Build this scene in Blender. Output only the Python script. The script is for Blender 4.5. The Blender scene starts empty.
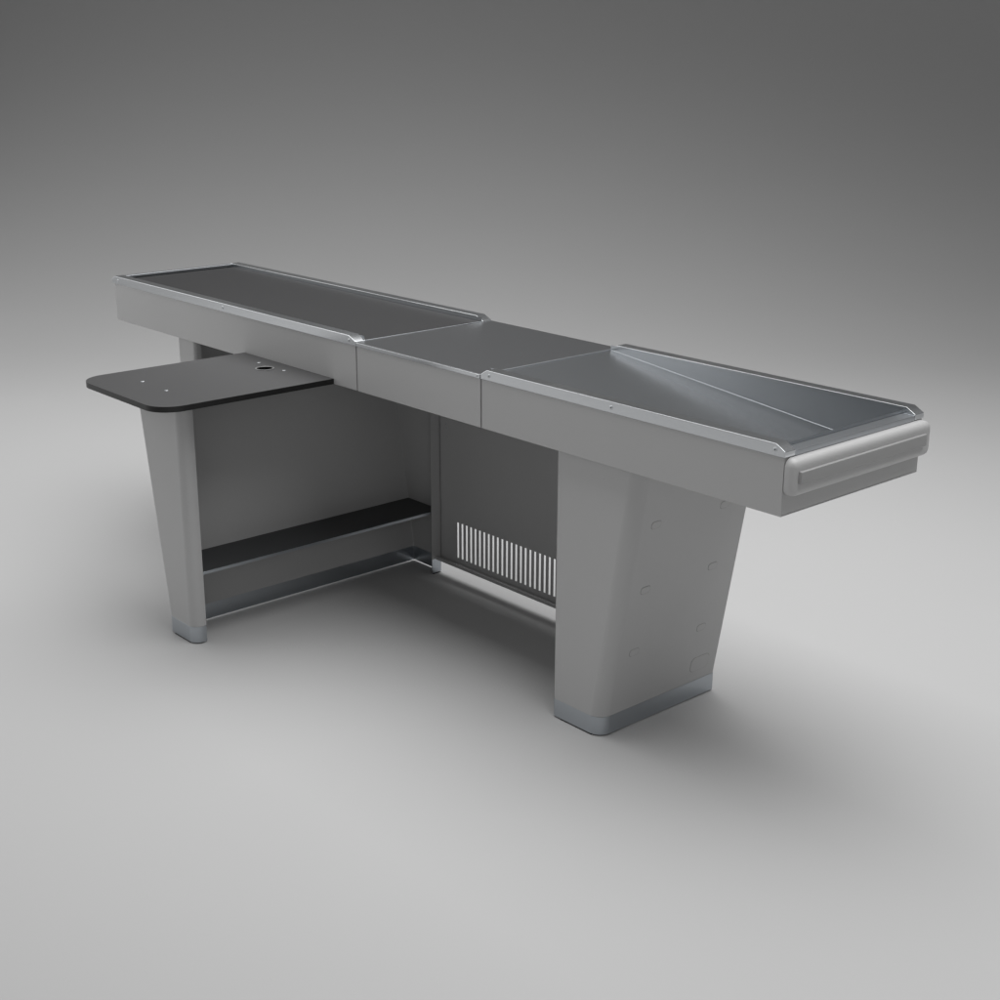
import bpy, bmesh, math
from mathutils import Vector, Matrix

SC = bpy.context.scene
COL = SC.collection

# ------------------------------------------------------------------ camera
CAM_P = (1.6906, -2.2670, 1.6394)
YAW, PITCH, ROLL, FPX = 0.8463, 0.3110, 0.0027, 1424.6
cam = bpy.data.cameras.new('camera')
cam_o = bpy.data.objects.new('camera', cam)
COL.objects.link(cam_o)
cam.sensor_fit = 'HORIZONTAL'
cam.sensor_width = 36.0
cam.lens = 36.0 * FPX / 1000.0
cam.clip_start = 0.05
cam.clip_end = 200.0
fw = Vector((-math.sin(YAW) * math.cos(PITCH), math.cos(YAW) * math.cos(PITCH), -math.sin(PITCH)))
rt = Vector((math.cos(YAW), math.sin(YAW), 0.0))
up = rt.cross(fw)
r2 = rt * math.cos(ROLL) + up * math.sin(ROLL)
u2 = -rt * math.sin(ROLL) + up * math.cos(ROLL)
M3 = Matrix((r2, u2, -fw)).transposed()
cam_o.matrix_world = Matrix.Translation(CAM_P) @ M3.to_4x4()
SC.camera = cam_o

# ------------------------------------------------------------------ world, lamps, exposure
W = bpy.data.worlds.new('World')
SC.world = W
W.use_nodes = True
bg = W.node_tree.nodes['Background']
bg.inputs[0].default_value = (1, 1, 1, 1)
bg.inputs[1].default_value = 0.185
SC.view_settings.view_transform = 'Standard'
SC.view_settings.look = 'None'
SC.view_settings.gamma = 1.0
SC.view_settings.exposure = 0.0
SC.view_settings.use_curve_mapping = False


def softbox(name, loc, target, sx, sy, power, spread=180):
    l = bpy.data.lights.new(name, 'AREA')
    l.shape = 'RECTANGLE'
    l.size, l.size_y = sx, sy
    l.energy = power
    l.spread = math.radians(spread)
    o = bpy.data.objects.new(name, l)
    COL.objects.link(o)
    o.location = loc
    d = Vector(target) - Vector(loc)
    o.rotation_euler = d.to_track_quat('-Z', 'Y').to_euler()
    return o


softbox('overhead_softbox', (-1.2, 0.8, 4.4), (-1.2, 0.8, 0), 7.4, 4.0, 188, 133)
softbox('fill_softbox', (-6.2, -2.9, 1.9), (-1.9, 0.0, 0.9), 5.5, 3.2, 78)
softbox('added_front_fill', (4.6, -3.8, 2.3), (-0.6, 0.0, 0.5), 4.5, 3.0, 22)  # added front fill, lightens the right-facing sides and the tray's inner wall


# ------------------------------------------------------------------ materials
def mat(name, col, rough=0.5, metal=0.0, var=0.04, scale=3.0, bump=0.0, bscale=900.0,
        brushed=None, spec=0.5, rvar=0.05):
    m = bpy.data.materials.new(name)
    m.use_nodes = True
    nt = m.node_tree
    N, L = nt.nodes, nt.links
    p = N['Principled BSDF']
    p.inputs['Metallic'].default_value = metal
    p.inputs['Specular IOR Level'].default_value = spec
    tc = N.new('ShaderNodeTexCoord')
    mp = N.new('ShaderNodeMapping')
    L.new(tc.outputs['Object'], mp.inputs[0])
    no = N.new('ShaderNodeTexNoise')
    no.inputs['Scale'].default_value = scale
    no.inputs['Detail'].default_value = 6
    L.new(mp.outputs[0], no.inputs['Vector'])
    mr = N.new('ShaderNodeMapRange')
    mr.inputs[3].default_value = 1 - var
    mr.inputs[4].default_value = 1 + var
    L.new(no.outputs['Fac'], mr.inputs[0])
    mx = N.new('ShaderNodeVectorMath')
    mx.operation = 'SCALE'
    mx.inputs[0].default_value = col
    L.new(mr.outputs[0], mx.inputs['Scale'])
    L.new(mx.outputs[0], p.inputs['Base Color'])
    rr = N.new('ShaderNodeMapRange')
    rr.inputs[3].default_value = max(0.02, rough - rvar)
    rr.inputs[4].default_value = rough + rvar
    src = no
    if brushed:
        mp.inputs[0].default_value  # keep object scale for the colour noise
        mb = N.new('ShaderNodeMapping')
        mb.inputs['Scale'].default_value = brushed
        L.new(tc.outputs['Object'], mb.inputs[0])
        nb = N.new('ShaderNodeTexNoise')
        nb.inputs['Scale'].default_value = 1.0
        nb.inputs['Detail'].default_value = 4
        L.new(mb.outputs[0], nb.inputs['Vector'])
        src = nb
    L.new(src.outputs['Fac'], rr.inputs[0])
    L.new(rr.outputs[0], p.inputs['Roughness'])
    if bump:
        n2 = N.new('ShaderNodeTexNoise')
        n2.inputs['Scale'].default_value = bscale
        n2.inputs['Detail'].default_value = 2
        L.new(tc.outputs['Object'], n2.inputs['Vector'])
        b = N.new('ShaderNodeBump')
        b.inputs['Strength'].default_value = bump
        b.inputs['Distance'].default_value = 0.001
        L.new(n2.outputs['Fac'], b.inputs['Height'])
        L.new(b.outputs[0], p.inputs['Normal'])
    return m


PAINT = mat('grey_powder_coat', (0.45, 0.45, 0.45), 0.34, bump=0.12, bscale=1400, var=0.015)
STEEL = mat('brushed_steel', (0.50, 0.52, 0.545), 0.34, 1.0, var=0.005, brushed=(1.5, 500, 500), rvar=0.012)
TRAY = mat('tray_steel', (0.47, 0.49, 0.51), 0.27, 1.0, var=0.003, brushed=(1.5, 500, 500), rvar=0.006)
ALU = mat('anodised_aluminium', (0.76, 0.78, 0.80), 0.20, 1.0, var=0.005, brushed=(1.5, 500, 500), rvar=0.015)
TOP = mat('satin_steel_top', (0.30, 0.305, 0.315), 0.32, 1.0, var=0.005, brushed=(1.5, 500, 500), rvar=0.012)
KICK = mat('kick_plate_steel', (0.48, 0.51, 0.54), 0.30, 1.0, var=0.03, brushed=(3, 300, 300), rvar=0.03)
BELT = mat('belt_rubber', (0.019, 0.019, 0.020), 0.55, bump=0.25, bscale=1800, var=0.04)
LAM = mat('dark_laminate', (0.062, 0.062, 0.063), 0.5, bump=0.1, bscale=1500, var=0.03)
EDGE = mat('black_edge_band', (0.008, 0.008, 0.008), 0.40)
BUMP = mat('grey_bumper_plastic', (0.48, 0.48, 0.48), 0.45, bump=0.05, var=0.01)
BSTR = mat('dark_bumper_insert', (0.34, 0.34, 0.34), 0.5)
DARK = mat('dark_gap_rubber', (0.02, 0.02, 0.02), 0.7)
SHELF = mat('shade_dark_shelf', (0.035, 0.037, 0.039), 0.45, var=0.03)  # shade under the counter is put into this near-black shelf colour
SEAM = mat('paint_seam', (0.24, 0.24, 0.24), 0.5)
RING = mat('grommet_plastic', (0.20, 0.20, 0.20), 0.3)
ZINC = mat('zinc_screw', (0.60, 0.62, 0.64), 0.38, 0.8)
FLOOR = mat('studio_floor_paint', (0.50, 0.50, 0.50), 0.75, var=0.012, scale=1.3, spec=0.25)


# ------------------------------------------------------------------ helpers
def finish(bm, name, m, parent=None, bevel=0.0, seg=2, smooth=None, solid=0.0, offset=-1.0):
    bmesh.ops.recalc_face_normals(bm, faces=bm.faces) if solid == 0 else None
    me = bpy.data.meshes.new(name)
    bm.to_mesh(me)
    bm.free()
    mats = m if isinstance(m, (list, tuple)) else [m]
    for q in mats:
        me.materials.append(q)
    o = bpy.data.objects.new(name, me)
    COL.objects.link(o)
    if parent is not None:
        o.parent = parent
    if solid:
        s = o.modifiers.new('sheet', 'SOLIDIFY')
        s.thickness = solid
        s.offset = offset
        w = o.modifiers.new('weighted', 'WEIGHTED_NORMAL')
        w.keep_sharp = True
        w.weight = 100
    if bevel:
        b = o.modifiers.new('edge', 'BEVEL')
        b.width = bevel
        b.segments = seg
        b.limit_method = 'ANGLE'
        b.angle_limit = math.radians(38)
        b.harden_normals = True
    if smooth is not None or bevel:
        me.shade_smooth()
        if not bevel or solid:
            me.set_sharp_from_angle(angle=math.radians(35 if smooth is None else smooth))
    return o


def box(bm, x0, x1, y0, y1, z0, z1, mi=0):
    vs = [bm.verts.new((x, y, z)) for x in (x0, x1) for y in (y0, y1) for z in (z0, z1)]
    for f in ((0, 1, 3, 2), (4, 6, 7, 5), (0, 4, 5, 1), (2, 3, 7, 6), (0, 2, 6, 4), (1, 5, 7, 3)):
        bm.faces.new([vs[i] for i in f]).material_index = mi
    return vs


def prism(bm, pts, axis, a, b, mi=0):
    """closed polygon pts extruded along an axis from a to b"""
    def P(p, t):
        if axis == 'x':
            return (t, p[0], p[1])
        if axis == 'y':
            return (p[0], t, p[1])
        return (p[0], p[1], t)
    A = [bm.verts.new(P(p, a)) for p in pts]
    B = [bm.verts.new(P(p, b)) for p in pts]
    n = len(pts)
    bm.faces.new(A).material_index = mi
    bm.faces.new(B[::-1]).material_index = mi
    for i in range(n):
        j = (i + 1) % n
        bm.faces.new((A[i], B[i], B[j], A[j])).material_index = mi


def arc(cx, cy, r, a0, a1, n=6):
    return [(cx + r * math.cos(math.radians(a0 + (a1 - a0) * i / n)),
             cy + r * math.sin(math.radians(a0 + (a1 - a0) * i / n))) for i in range(n + 1)]


def rrect(x0, x1, y0, y1, r, n=6):
    rs = r if isinstance(r, (list, tuple)) else [r] * 4   # lower-left, lower-right, upper-right, upper-left
    return (arc(x0 + rs[0], y0 + rs[0], rs[0], 180, 270, n) + arc(x1 - rs[1], y0 + rs[1], rs[1], 270, 360, n)
            + arc(x1 - rs[2], y1 - rs[2], rs[2], 0, 90, n) + arc(x0 + rs[3], y1 - rs[3], rs[3], 90, 180, n))


def empty(name, loc):
    o = bpy.data.objects.new(name, None)
    o.empty_display_size = 0.1
    COL.objects.link(o)
    o.location = loc
    return o


# ------------------------------------------------------------------ setting: studio floor sweeping up into a backdrop
h = Vector((-math.sin(YAW), math.cos(YAW), 0))
s_ = Vector((math.cos(YAW), math.sin(YAW), 0))
O = Vector((-1.3, 0.1, 0))
T0, R, HALF = 3.6, 5.5, 14.0


def sweep(name, prof, label):
    bm = bmesh.new()
    prev = None
    for t, z in prof:
        row = [bm.verts.new(O + h * t + s_ * w + Vector((0, 0, z))) for w in (-HALF, HALF)]
        if prev:
            bm.faces.new((prev[0], prev[1], row[1], row[0]))
        prev = row
    me = bpy.data.meshes.new(name)
    bm.to_mesh(me)
    bm.free()
    me.materials.append(FLOOR)
    me.shade_smooth()
    o = bpy.data.objects.new(name, me)
    COL.objects.link(o)
    o['kind'] = 'structure'
    o['label'] = label
    o['category'] = name
    return o


sweep('floor', [(-9.0, 0), (T0, 0)], 'smooth light grey studio floor under the checkout counter')
curve = [(T0 + R * math.sin(math.radians(a)), R - R * math.cos(math.radians(a))) for a in [i * 0.75 for i in range(121)]]
sweep('backdrop', curve + [(T0 + R, R + 3)], 'plain grey studio backdrop curving up behind the checkout counter')

# ------------------------------------------------------------------ the checkout counter
ZB, ZP, ZT, DEP = 0.713, 0.840, 0.866, 0.494
X3, X2, X1 = -2.892, -1.472, -0.944
root = empty('checkout_counter', (-1.2, 0.25, 0.0))
root['label'] = 'long grey steel supermarket checkout counter with black belt, metal tray and dark cashier board'
root['category'] = 'checkout counter'


def part(bm, name, m, parent=root, **k):
    o = finish(bm, name, m, None, **k)
    o.parent = parent
    o.matrix_parent_inverse = Matrix.Translation(-Vector(root.location)) if parent is root else Matrix.Identity(4)
    return o


bpy.context.view_layer.update()


def section(x0, x1, zfront, end0=True, end1=True, cover=False):
    """sheet steel housing: front, back and bottom skins and end plates"""
    bm = bmesh.new()
    t = 0.003
    U = [(0, zfront), (0, ZB), (DEP, ZB), (DEP, zfront), (DEP - t, zfront), (DEP - t, ZB + t), (t, ZB + t), (t, zfront)]
    prism(bm, U, 'x', x0 + 0.0025, x1 - 0.0025)
    for e, xa, xb in ((end0, x0 + 0.0027, x0 + 0.0054), (end1, x1 - 0.0054, x1 - 0.0027)):
        if e:
            box(bm, xa, xb, t + 0.0002, DEP - t - 0.0002, ZB + t + 0.0002, ZB + 0.0405 if e == 'low' else zfront)
    return part(bm, 'body_section', PAINT, bevel=0.0012)


def rail(x0, x1, y0, y1, parent, c0, c1, zlow=ZP):
    bm = bmesh.new()
    z = ZT
    pts = [(x0, zlow), (x1, zlow), (x1, z - 0.0135), (x1 - c1, z), (x0 + c0, z), (x0, z - 0.0135)]
    prism(bm, pts, 'y', y0, y1)
    return part(bm, 'side_rail', ALU, parent, bevel=0.0011, seg=2)


def screw_mesh():
    bm = bmesh.new()
    pts = [(0.0, 0.0010), (0.0040, 0.0010), (0.0048, 0.0006), (0.0050, 0.0)]
    n = 14
    rings = []
    for r, hgt in pts:
        if r == 0:
            rings.append([bm.verts.new((0, 0, hgt))])
        else:
            rings.append([bm.verts.new((r * math.cos(2 * math.pi * i / n), r * math.sin(2 * math.pi * i / n), hgt)) for i in range(n)])
    for k in range(n):
        j = (k + 1) % n
        bm.faces.new((rings[0][0], rings[1][k], rings[1][j]))
        for q in (1, 2):
            bm.faces.new((rings[q][k], rings[q + 1][k], rings[q + 1][j], rings[q][j]))
    # hex socket in the head
    hx = [bm.verts.new((0.0017 * math.cos(math.pi / 3 * i), 0.0017 * math.sin(math.pi / 3 * i), 0.00115)) for i in range(6)]
    bm.faces.new(hx).material_index = 1
    me = bpy.data.meshes.new('screw')
    bm.to_mesh(me)
    bm.free()
    me.materials.append(ZINC)
    me.materials.append(DARK)
    me.shade_smooth()
    return me


SCREW = screw_mesh()


def screw(loc, normal, parent, sc=1.0):
    o = bpy.data.objects.new('screw', SCREW)
    COL.objects.link(o)
    o.parent = parent
    q = Vector(normal).to_track_quat('Z', 'Y')
    Mx = Matrix.Translation(loc) @ q.to_matrix().to_4x4() @ Matrix.Scale(sc, 4)
    if parent is root:
        o.matrix_parent_inverse = Matrix.Translation(-Vector(root.location))
    o.matrix_basis = Mx
    return o


# ---- left section with the belt
RW = 0.032
left = section(X3, X2, ZP - 0.0005)
rail(X3 - 0.012, X2 + 0.001, -0.0022, RW, left, 0.020, 0.032)
rail(X3 - 0.012, X2 + 0.001, DEP - RW, DEP + 0.0022, left, 0.020, 0.032)
ZJ = 0.851                                        # height of the flat top


def tray(x0, x1, zfun, m, parent, endwall, name='tray'):
    """sheet tray between the rails: sloping floor with upright front, back and end walls"""
    y0, y1 = RW + 0.0006, DEP - RW - 0.0006
    bm = bmesh.new()
    n = 12
    rows = []
    for i in range(n + 1):
        x = x0 + (x1 - x0) * i / n
        z = zfun(x)
        rf = 0.0012
        sec = ([(y0, ZT - 0.003)] + arc(y0 + rf, z + rf, rf, 180, 270, 4) + arc(y1 - rf, z + rf, rf, 270, 360, 4) + [(y1, ZT - 0.003)])
        rows.append([bm.verts.new((x, q[0], q[1])) for q in sec])
    for i in range(n):
        for k in range(len(rows[0]) - 1):
            bm.faces.new((rows[i][k], rows[i + 1][k], rows[i + 1][k + 1], rows[i][k + 1]))
    r = rows[0] if endwall == 'x0' else rows[-1]
    bm.faces.new(r[1:-1] + [bm.verts.new((r[1].co.x, y1, ZJ + 0.006)), bm.verts.new((r[1].co.x, y0, ZJ + 0.006))])
    bmesh.ops.recalc_face_normals(bm, faces=bm.faces)
    o = part(bm, name, m, parent, smooth=30)
    w = o.modifiers.new('weighted', 'WEIGHTED_NORMAL')
    w.keep_sharp = True
    w.weight = 100
    return o


zl = lambda x: ZJ + 0.0008 + 0.003 * max(0.0, (X2 - x) / (X2 - X3))
tray(X3 + 0.0165, X2 - 0.0043, lambda x: zl(x) - 0.010, TRAY, left, 'x0')
bm = bmesh.new()                                   # end lip: rounded bar across the left end
box(bm, X3 - 0.002, X3 + 0.0160, RW + 0.0004, DEP - RW - 0.0004, ZP - 0.004, ZT - 0.0025)
part(bm, 'end_trim', STEEL, left, bevel=0.0015, seg=3)
bm = bmesh.new()                                   # the belt: one closed strip running over the tray floor
y0, y1 = RW + 0.0014, DEP - RW - 0.0014
n = 16
rows = []
for i in range(n + 1):
    x = X3 + 0.030 + (X2 - 0.0048 - X3 - 0.030) * i / n
    z = zl(x)
    rows.append([bm.verts.new((x, y0, z - 0.003)), bm.verts.new((x, y0, z)), bm.verts.new((x, y1, z)), bm.verts.new((x, y1, z - 0.003))])
for i in range(n):
    for k in range(4):
        bm.faces.new((rows[i][k], rows[i + 1][k], rows[i + 1][(k + 1) % 4], rows[i][(k + 1) % 4]))
bm.faces.new(rows[0])
bm.faces.new(rows[-1][::-1])
part(bm, 'conveyor_belt', BELT, left, bevel=0.0008)
bm = bmesh.new()
box(bm, X2 - 0.0042, X2 - 0.0003, RW + 0.001, DEP - RW - 0.001, ZJ - 0.005, ZJ + 0.0016)
part(bm, 'joint_strip', STEEL, left, bevel=0.0011, seg=3)
for x in (-2.858, -2.170, -1.5004):
    screw((x, -0.0023, 0.853), (0, -1, 0), left)

# ---- middle section with the flat steel top
mid = section(X2, X1, ZP - 0.0005)
bm = bmesh.new()
box(bm, X2 + 0.0012, X1 - 0.0014, 0.0014, DEP + 0.0016, ZP, ZJ)
part(bm, 'countertop', [TOP], mid, bevel=0.0012, seg=3)
bm = bmesh.new()
box(bm, X2 + 0.0021, X1 - 0.0021, -0.0022, 0.0012, ZP, ZJ - 0.0003)
part(bm, 'edge_trim', ALU, mid, bevel=0.0009)
screw((-0.9556, -0.0023, 0.8460), (0, -1, 0), mid, 0.7)

# ---- right section with the sloping metal tray
right = section(X1, 0.0, ZP - 0.0005)
rail(X1 + 0.0008, 0.0, -0.0022, RW, right, 0.024, 0.024)
rail(X1 + 0.0008, 0.0, DEP - RW, DEP + 0.0022, right, 0.024, 0.024)
zr = lambda x: ZJ - 0.0005 - 0.103 * (x - X1)
tray(X1 + 0.001, -0.0335, zr, TRAY, right, 'x1')
bm = bmesh.new()
box(bm, X1 - 0.0012, X1 + 0.0032, RW + 0.001, DEP - RW - 0.001, ZJ - 0.006, ZJ + 0.0015)
part(bm, 'joint_strip', STEEL, right, bevel=0.0011, seg=3)
bm = bmesh.new()
box(bm, -0.033, -0.0004, RW + 0.0004, DEP - RW - 0.0004, ZP - 0.002, ZJ - 0.0005)
part(bm, 'end_trim', STEEL, right, bevel=0.0015)
for x, s in ((-0.910, 1), (-0.4895, 1), (-0.0255, 1.1)):
    screw((x, -0.0023, 0.853), (0, -1, 0), right, s)

# bumper on the right end
def pillow(bm, x0, x1, y0, y1, z0, z1, rc, rb, nb=6, mi=0):
    """rounded-rectangle slab whose front edge (towards x1) is rolled over with radius rb"""
    loops = [rrect(y0, y1, z0, z1, rc, 8)]
    xs = [x0]
    for i in range(nb + 1):
        a = math.pi / 2 * i / nb
        d = rb * (1 - math.cos(a))
        xs.append(x1 - rb + rb * math.sin(a))
        loops.append(rrect(y0 + d, y1 - d, z0 + d, z1 - d, max(rc - d, 0.0015), 8))
    V = [[bm.verts.new((x, p[0], p[1])) for p in lp] for x, lp in zip(xs, loops)]
    n = len(V[0])
    for a, b in zip(V, V[1:]):
        for i in range(n):
            j = (i + 1) % n
            bm.faces.new((a[i], a[j], b[j], b[i])).material_index = mi
    bm.faces.new(V[-1]).material_index = mi
    bm.faces.new(V[0][::-1]).material_index = mi


bm = bmesh.new()
pillow(bm, 0.0003, 0.026, -0.001, 0.497, 0.7585, 0.8385, 0.018, 0.016, 7)
bumper = part(bm, 'bumper', BUMP, right.parent, smooth=50)
bm = bmesh.new()
pillow(bm, 0.0262, 0.0340, 0.0125, 0.4640, 0.7880, 0.8150, 0.002, 0.0018, 3)
part(bm, 'bumper_insert', BSTR, bumper, smooth=50)


# ------------------------------------------------------------------ legs: C-shaped sheet channels, outer side leaning out
def leg_plan(xi, xo, y0, y1, side, ri, ro, curl):
    """open plan outline: front curl, front flange, outer side, back flange, back curl.  side=+1 outer side at larger x"""
    s = side
    def A(cx, cy, r, q0, q1, n=6):
        return [(cx + s * r * math.cos(math.radians(q0 + (q1 - q0) * i / n)),
                 cy + r * math.sin(math.radians(q0 + (q1 - q0) * i / n))) for i in range(n + 1)]
    pts = [(xi, y0 + ri + curl)]
    pts += A(xi + s * ri, y0 + ri, ri, 180, 270)
    pts += A(xo - s * ro, y0 + ro, ro, 270, 360, 8)
    rb = 0.005
    pts += A(xo - s * rb, y1 - rb, rb, 0, 90, 2)
    rk = 0.006
    pts += A(xi + s * rk, y1 - rk, rk, 90, 180)
    pts += [(xi, y1 - ri - curl)]
    return pts


def leg(xi, xo, y0, y1, side, ri, ro, curl, lean=0.165, closed=False):
    def skin(levels, name, m, parent, grow=0.0):
        bm = bmesh.new()
        rows = []
        for z, dx in levels:
            pl = leg_plan(xi - side * grow, xo + side * (dx + grow), y0 - grow, y1 + grow, side, ri, ro, curl)
            rows.append([bm.verts.new((p[0], p[1], z)) for p in pl])
        n = len(rows[0])
        for a, b in zip(rows, rows[1:]):
            for i in range(n - 1):
                f = (a[i], a[i + 1], b[i + 1], b[i])
                bm.faces.new(f if side > 0 else f[::-1])
        return part(bm, name, m, parent, smooth=35, solid=0.002)
    zk = 0.052
    body = skin([(zk, 0.0), (0.28, (0.28 - zk) * lean), (0.5, (0.5 - zk) * lean), (ZB - 0.0006, (ZB - zk) * lean)], 'leg', PAINT, root)
    skin([(0.0045, 0.0), (zk - 0.0004, 0.0)], 'kick_plate', KICK, body, 0.0006)
    # thin pads that carry the channel under its front flange and its back fold
    for (ax, bx, ay, by) in ((min(xi, xo) + 0.030, max(xi, xo) - 0.030, y0 + 0.0005, y0 + 0.0045),
                             (min(xi, xi + side * 0.004) + 0.0004, max(xi, xi + side * 0.004), y1 - 0.034, y1 - 0.008)):
        bm = bmesh.new()
        box(bm, ax, bx, ay, by, 0.0, 0.0042)
        part(bm, 'foot_pad', DARK, body)
    return body


leg_r = leg(-0.690, -0.520, 0.020, 0.446, +1, 0.012, 0.037, 0.012)
leg_l = leg(-1.682, -1.826, -0.440, 0.466, -1, 0.028, 0.022, 0.012)
leg_e = leg(-2.400, -2.510, 0.020, 0.470, -1, 0.012, 0.012, 0.012, lean=0.0)
leg_l['label'] = 'deep middle leg reaching forward under the cashier board'
leg_r['label'] = 'right leg leaning outward with knockout covers on its side'

# knockout covers on the right leg's leaning side
LEAN = 0.165
nrm = Vector((1, 0, -LEAN)).normalized()
tz = Vector((LEAN, 0, 1)).normalized()


def knock(y, z, w, hh, r):
    bm = bmesh.new()
    base = Vector((-0.520 + LEAN * (z - 0.052), y, z))
    for (g, d, mi) in ((0.0010, 0.0002, 1), (0.0, 0.0007, 0)):
        lp = rrect(-w / 2 - g, w / 2 + g, -hh / 2 - g, hh / 2 + g, r, 6)
        low = [bm.verts.new(base + Vector((0, p[0], 0)) + tz * p[1] - nrm * 0.001) for p in lp]
        lpi = rrect(-w / 2 - g + 0.0004, w / 2 + g - 0.0004, -hh / 2 - g + 0.0004, hh / 2 + g - 0.0004, r - 0.0004, 6)
        md = [bm.verts.new(base + Vector((0, p[0], 0)) + tz * p[1] + nrm * (d - 0.0002)) for p in lp]
        hi = [bm.verts.new(base + Vector((0, p[0], 0)) + tz * p[1] + nrm * d) for p in lpi]
        n = len(lp)
        for a, b in ((low, md), (md, hi)):
            for i in range(n):
                j = (i + 1) % n
                bm.faces.new((a[i], a[j], b[j], b[i])).material_index = mi
        bm.faces.new(hi).material_index = mi
    part(bm, 'knockout_cover', [PAINT, SEAM], leg_r)


for y, z in ((0.105, 0.562), (0.353, 0.560), (0.107, 0.389), (0.352, 0.391), (0.105, 0.218), (0.354, 0.215)):
    knock(y, z, 0.032, 0.018, 0.0075)
knock(0.377, 0.103, 0.070, 0.042, 0.015)

# ------------------------------------------------------------------ shelf inside the middle leg
bm = bmesh.new()
xs0, xs1 = -1.848, -1.6865
prism(bm, rrect(xs0, xs1, -0.4370, 0.4630, [0.024, 0.030, 0.008, 0.004], 5), 'z', 0.2120, 0.2140)
prism(bm, [(xs1 - 0.0022, 0.2118), (xs1 - 0.0022, 0.2030), (xs1, 0.2030), (xs1, 0.2118)], 'y', -0.404, 0.452, 1)
part(bm, 'shelf', [SHELF, KICK], bevel=0.0006)


# ------------------------------------------------------------------ back panels
def back_panel(x0, x1, y, slots, zlo=0.0495, lip0=0.066, lip1=0.086):
    bm = bmesh.new()
    t = 0.0018
    z1 = ZB - 0.001
    if not slots:
        box(bm, x0, x1, y, y + t, zlo, z1)
    else:
        sx0, pitch, w, ns, s0, s1 = slots
        xs = [x0]
        for i in range(ns):
            xs += [sx0 + i * pitch, sx0 + i * pitch + w]
        xs.append(x1)
        zs = [zlo, s0, s1, z1]
        grid = {}
        def V(i, j, k):
            if (i, j, k) not in grid:
                grid[(i, j, k)] = bm.verts.new((xs[i], y + k * t, zs[j]))
            return grid[(i, j, k)]
        nx = len(xs) - 1
        hole = lambda i, j: j == 1 and i % 2 == 1
        for i in range(nx):
            for j in range(3):
                if hole(i, j):
                    bm.faces.new((V(i, j, 0), V(i, j, 1), V(i, j + 1, 1), V(i, j + 1, 0)))
                    bm.faces.new((V(i + 1, j, 0), V(i + 1, j + 1, 0), V(i + 1, j + 1, 1), V(i + 1, j, 1)))
                    bm.faces.new((V(i, j, 0), V(i + 1, j, 0), V(i + 1, j, 1), V(i, j, 1)))
                    bm.faces.new((V(i, j + 1, 0), V(i, j + 1, 1), V(i + 1, j + 1, 1), V(i + 1, j + 1, 0)))
                else:
                    for k in (0, 1):
                        bm.faces.new((V(i, j, k), V(i + 1, j, k), V(i + 1, j + 1, k), V(i, j + 1, k)))
        bmesh.ops.recalc_face_normals(bm, faces=bm.faces)
    # folded lower lip
    x0, x1 = x0 + lip0, x1 - lip1
    box(bm, x0 + 0.004, x1 - 0.004, y - 0.024, y - 0.0002, zlo, zlo + 0.0018)
    box(bm, x0 + 0.004, x1 - 0.004, y - 0.0258, y - 0.0242, zlo, zlo + 0.010)
    return part(bm, 'back_panel', PAINT)


bp = back_panel(-1.760, -0.600, 0.4668, (-1.6035, 0.02115, 0.0092, 38, 0.0710, 0.1900))
for x, z in ((-1.6535, 0.5015), (-1.6487, 0.4895)):
    screw((x, 0.4666, z), (0, -1, 0), bp, 0.8)
screw((-1.5990, 0.455, 0.0516), (0, 0, 1), bp, 1.2)
back_panel(-2.460, -1.950, 0.4708, None, lip0=0.07, lip1=0.0)

# ------------------------------------------------------------------ cashier board
bm = bmesh.new()
bx0, bx1, by0, by1 = -2.057, -1.583, -0.552, -0.0006
bz0, bz1 = 0.7135, 0.7290
out = rrect(bx0, bx1, by0, by1, [0.075, 0.075, 0.001, 0.001], 12)
hx, hy, hr = -1.822, -0.078, 0.0255
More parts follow.
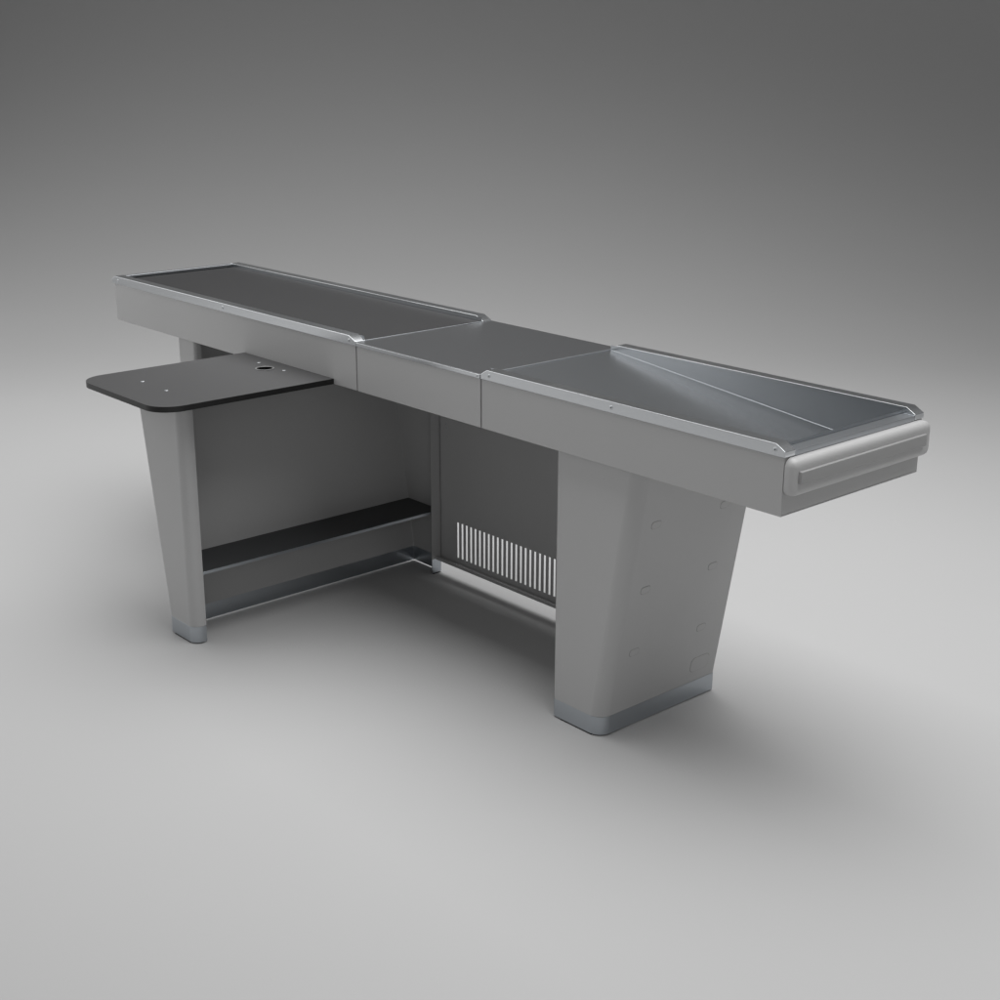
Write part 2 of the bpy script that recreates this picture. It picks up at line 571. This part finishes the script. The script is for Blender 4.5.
# top and bottom sheets with the cable hole left open
hole = [(hx + hr * math.cos(2 * math.pi * i / 32), hy + hr * math.sin(2 * math.pi * i / 32)) for i in range(32)]
for z in (bz0, bz1):
    A = [bm.verts.new((p[0], p[1], z)) for p in out]
    B = [bm.verts.new((p[0], p[1], z)) for p in hole]
    ea = [bm.edges.new((A[i], A[(i + 1) % len(A)])) for i in range(len(A))]
    eb = [bm.edges.new((B[i], B[(i + 1) % len(B)])) for i in range(len(B))]
    bmesh.ops.triangle_fill(bm, use_beauty=True, edges=ea + eb)
    if z == bz0:
        A0, B0 = A, B
for lo, hi in ((A0, A), (B0, B)):
    for i in range(len(lo)):
        j = (i + 1) % len(lo)
        bm.faces.new((lo[i], lo[j], hi[j], hi[i])).material_index = 1
board = part(bm, 'cashier_board', [LAM, EDGE], bevel=0.0008)
bm = bmesh.new()                                    # cable grommet ring; black bore and floor disc put the hole's shade into colour
prof = [(hr - 0.0003, bz0 + 0.001), (hr - 0.0003, bz1 + 0.0006), (hr + 0.0028, bz1 + 0.0006), (hr + 0.0028, bz1 + 0.0014),
        (hr - 0.0006, bz1 + 0.0022), (hr - 0.0026, bz1 + 0.0010), (hr - 0.0026, bz0 + 0.001)]
rings = [[bm.verts.new((hx + r * math.cos(2 * math.pi * i / 36), hy + r * math.sin(2 * math.pi * i / 36), z)) for i in range(36)] for r, z in prof]
for k, (a, b) in enumerate(zip(rings, rings[1:] + rings[:1])):
    for i in range(36):
        j = (i + 1) % 36
        bm.faces.new((a[i], a[j], b[j], b[i])).material_index = 1 if k == 5 else 0
bm.faces.new([bm.verts.new((hx + (hr - 0.003) * math.cos(2 * math.pi * i / 36), hy + (hr - 0.003) * math.sin(2 * math.pi * i / 36), bz0 + 0.002)) for i in range(36)]).material_index = 1
part(bm, 'grommet', [RING, EDGE], board, smooth=40)
for x, y in ((-1.905, -0.427), (-1.764, -0.430), (-1.903, -0.046), (-1.764, -0.049)):
    screw((x, y, bz1 - 0.0002), (0, 0, 1), board, 1.1)
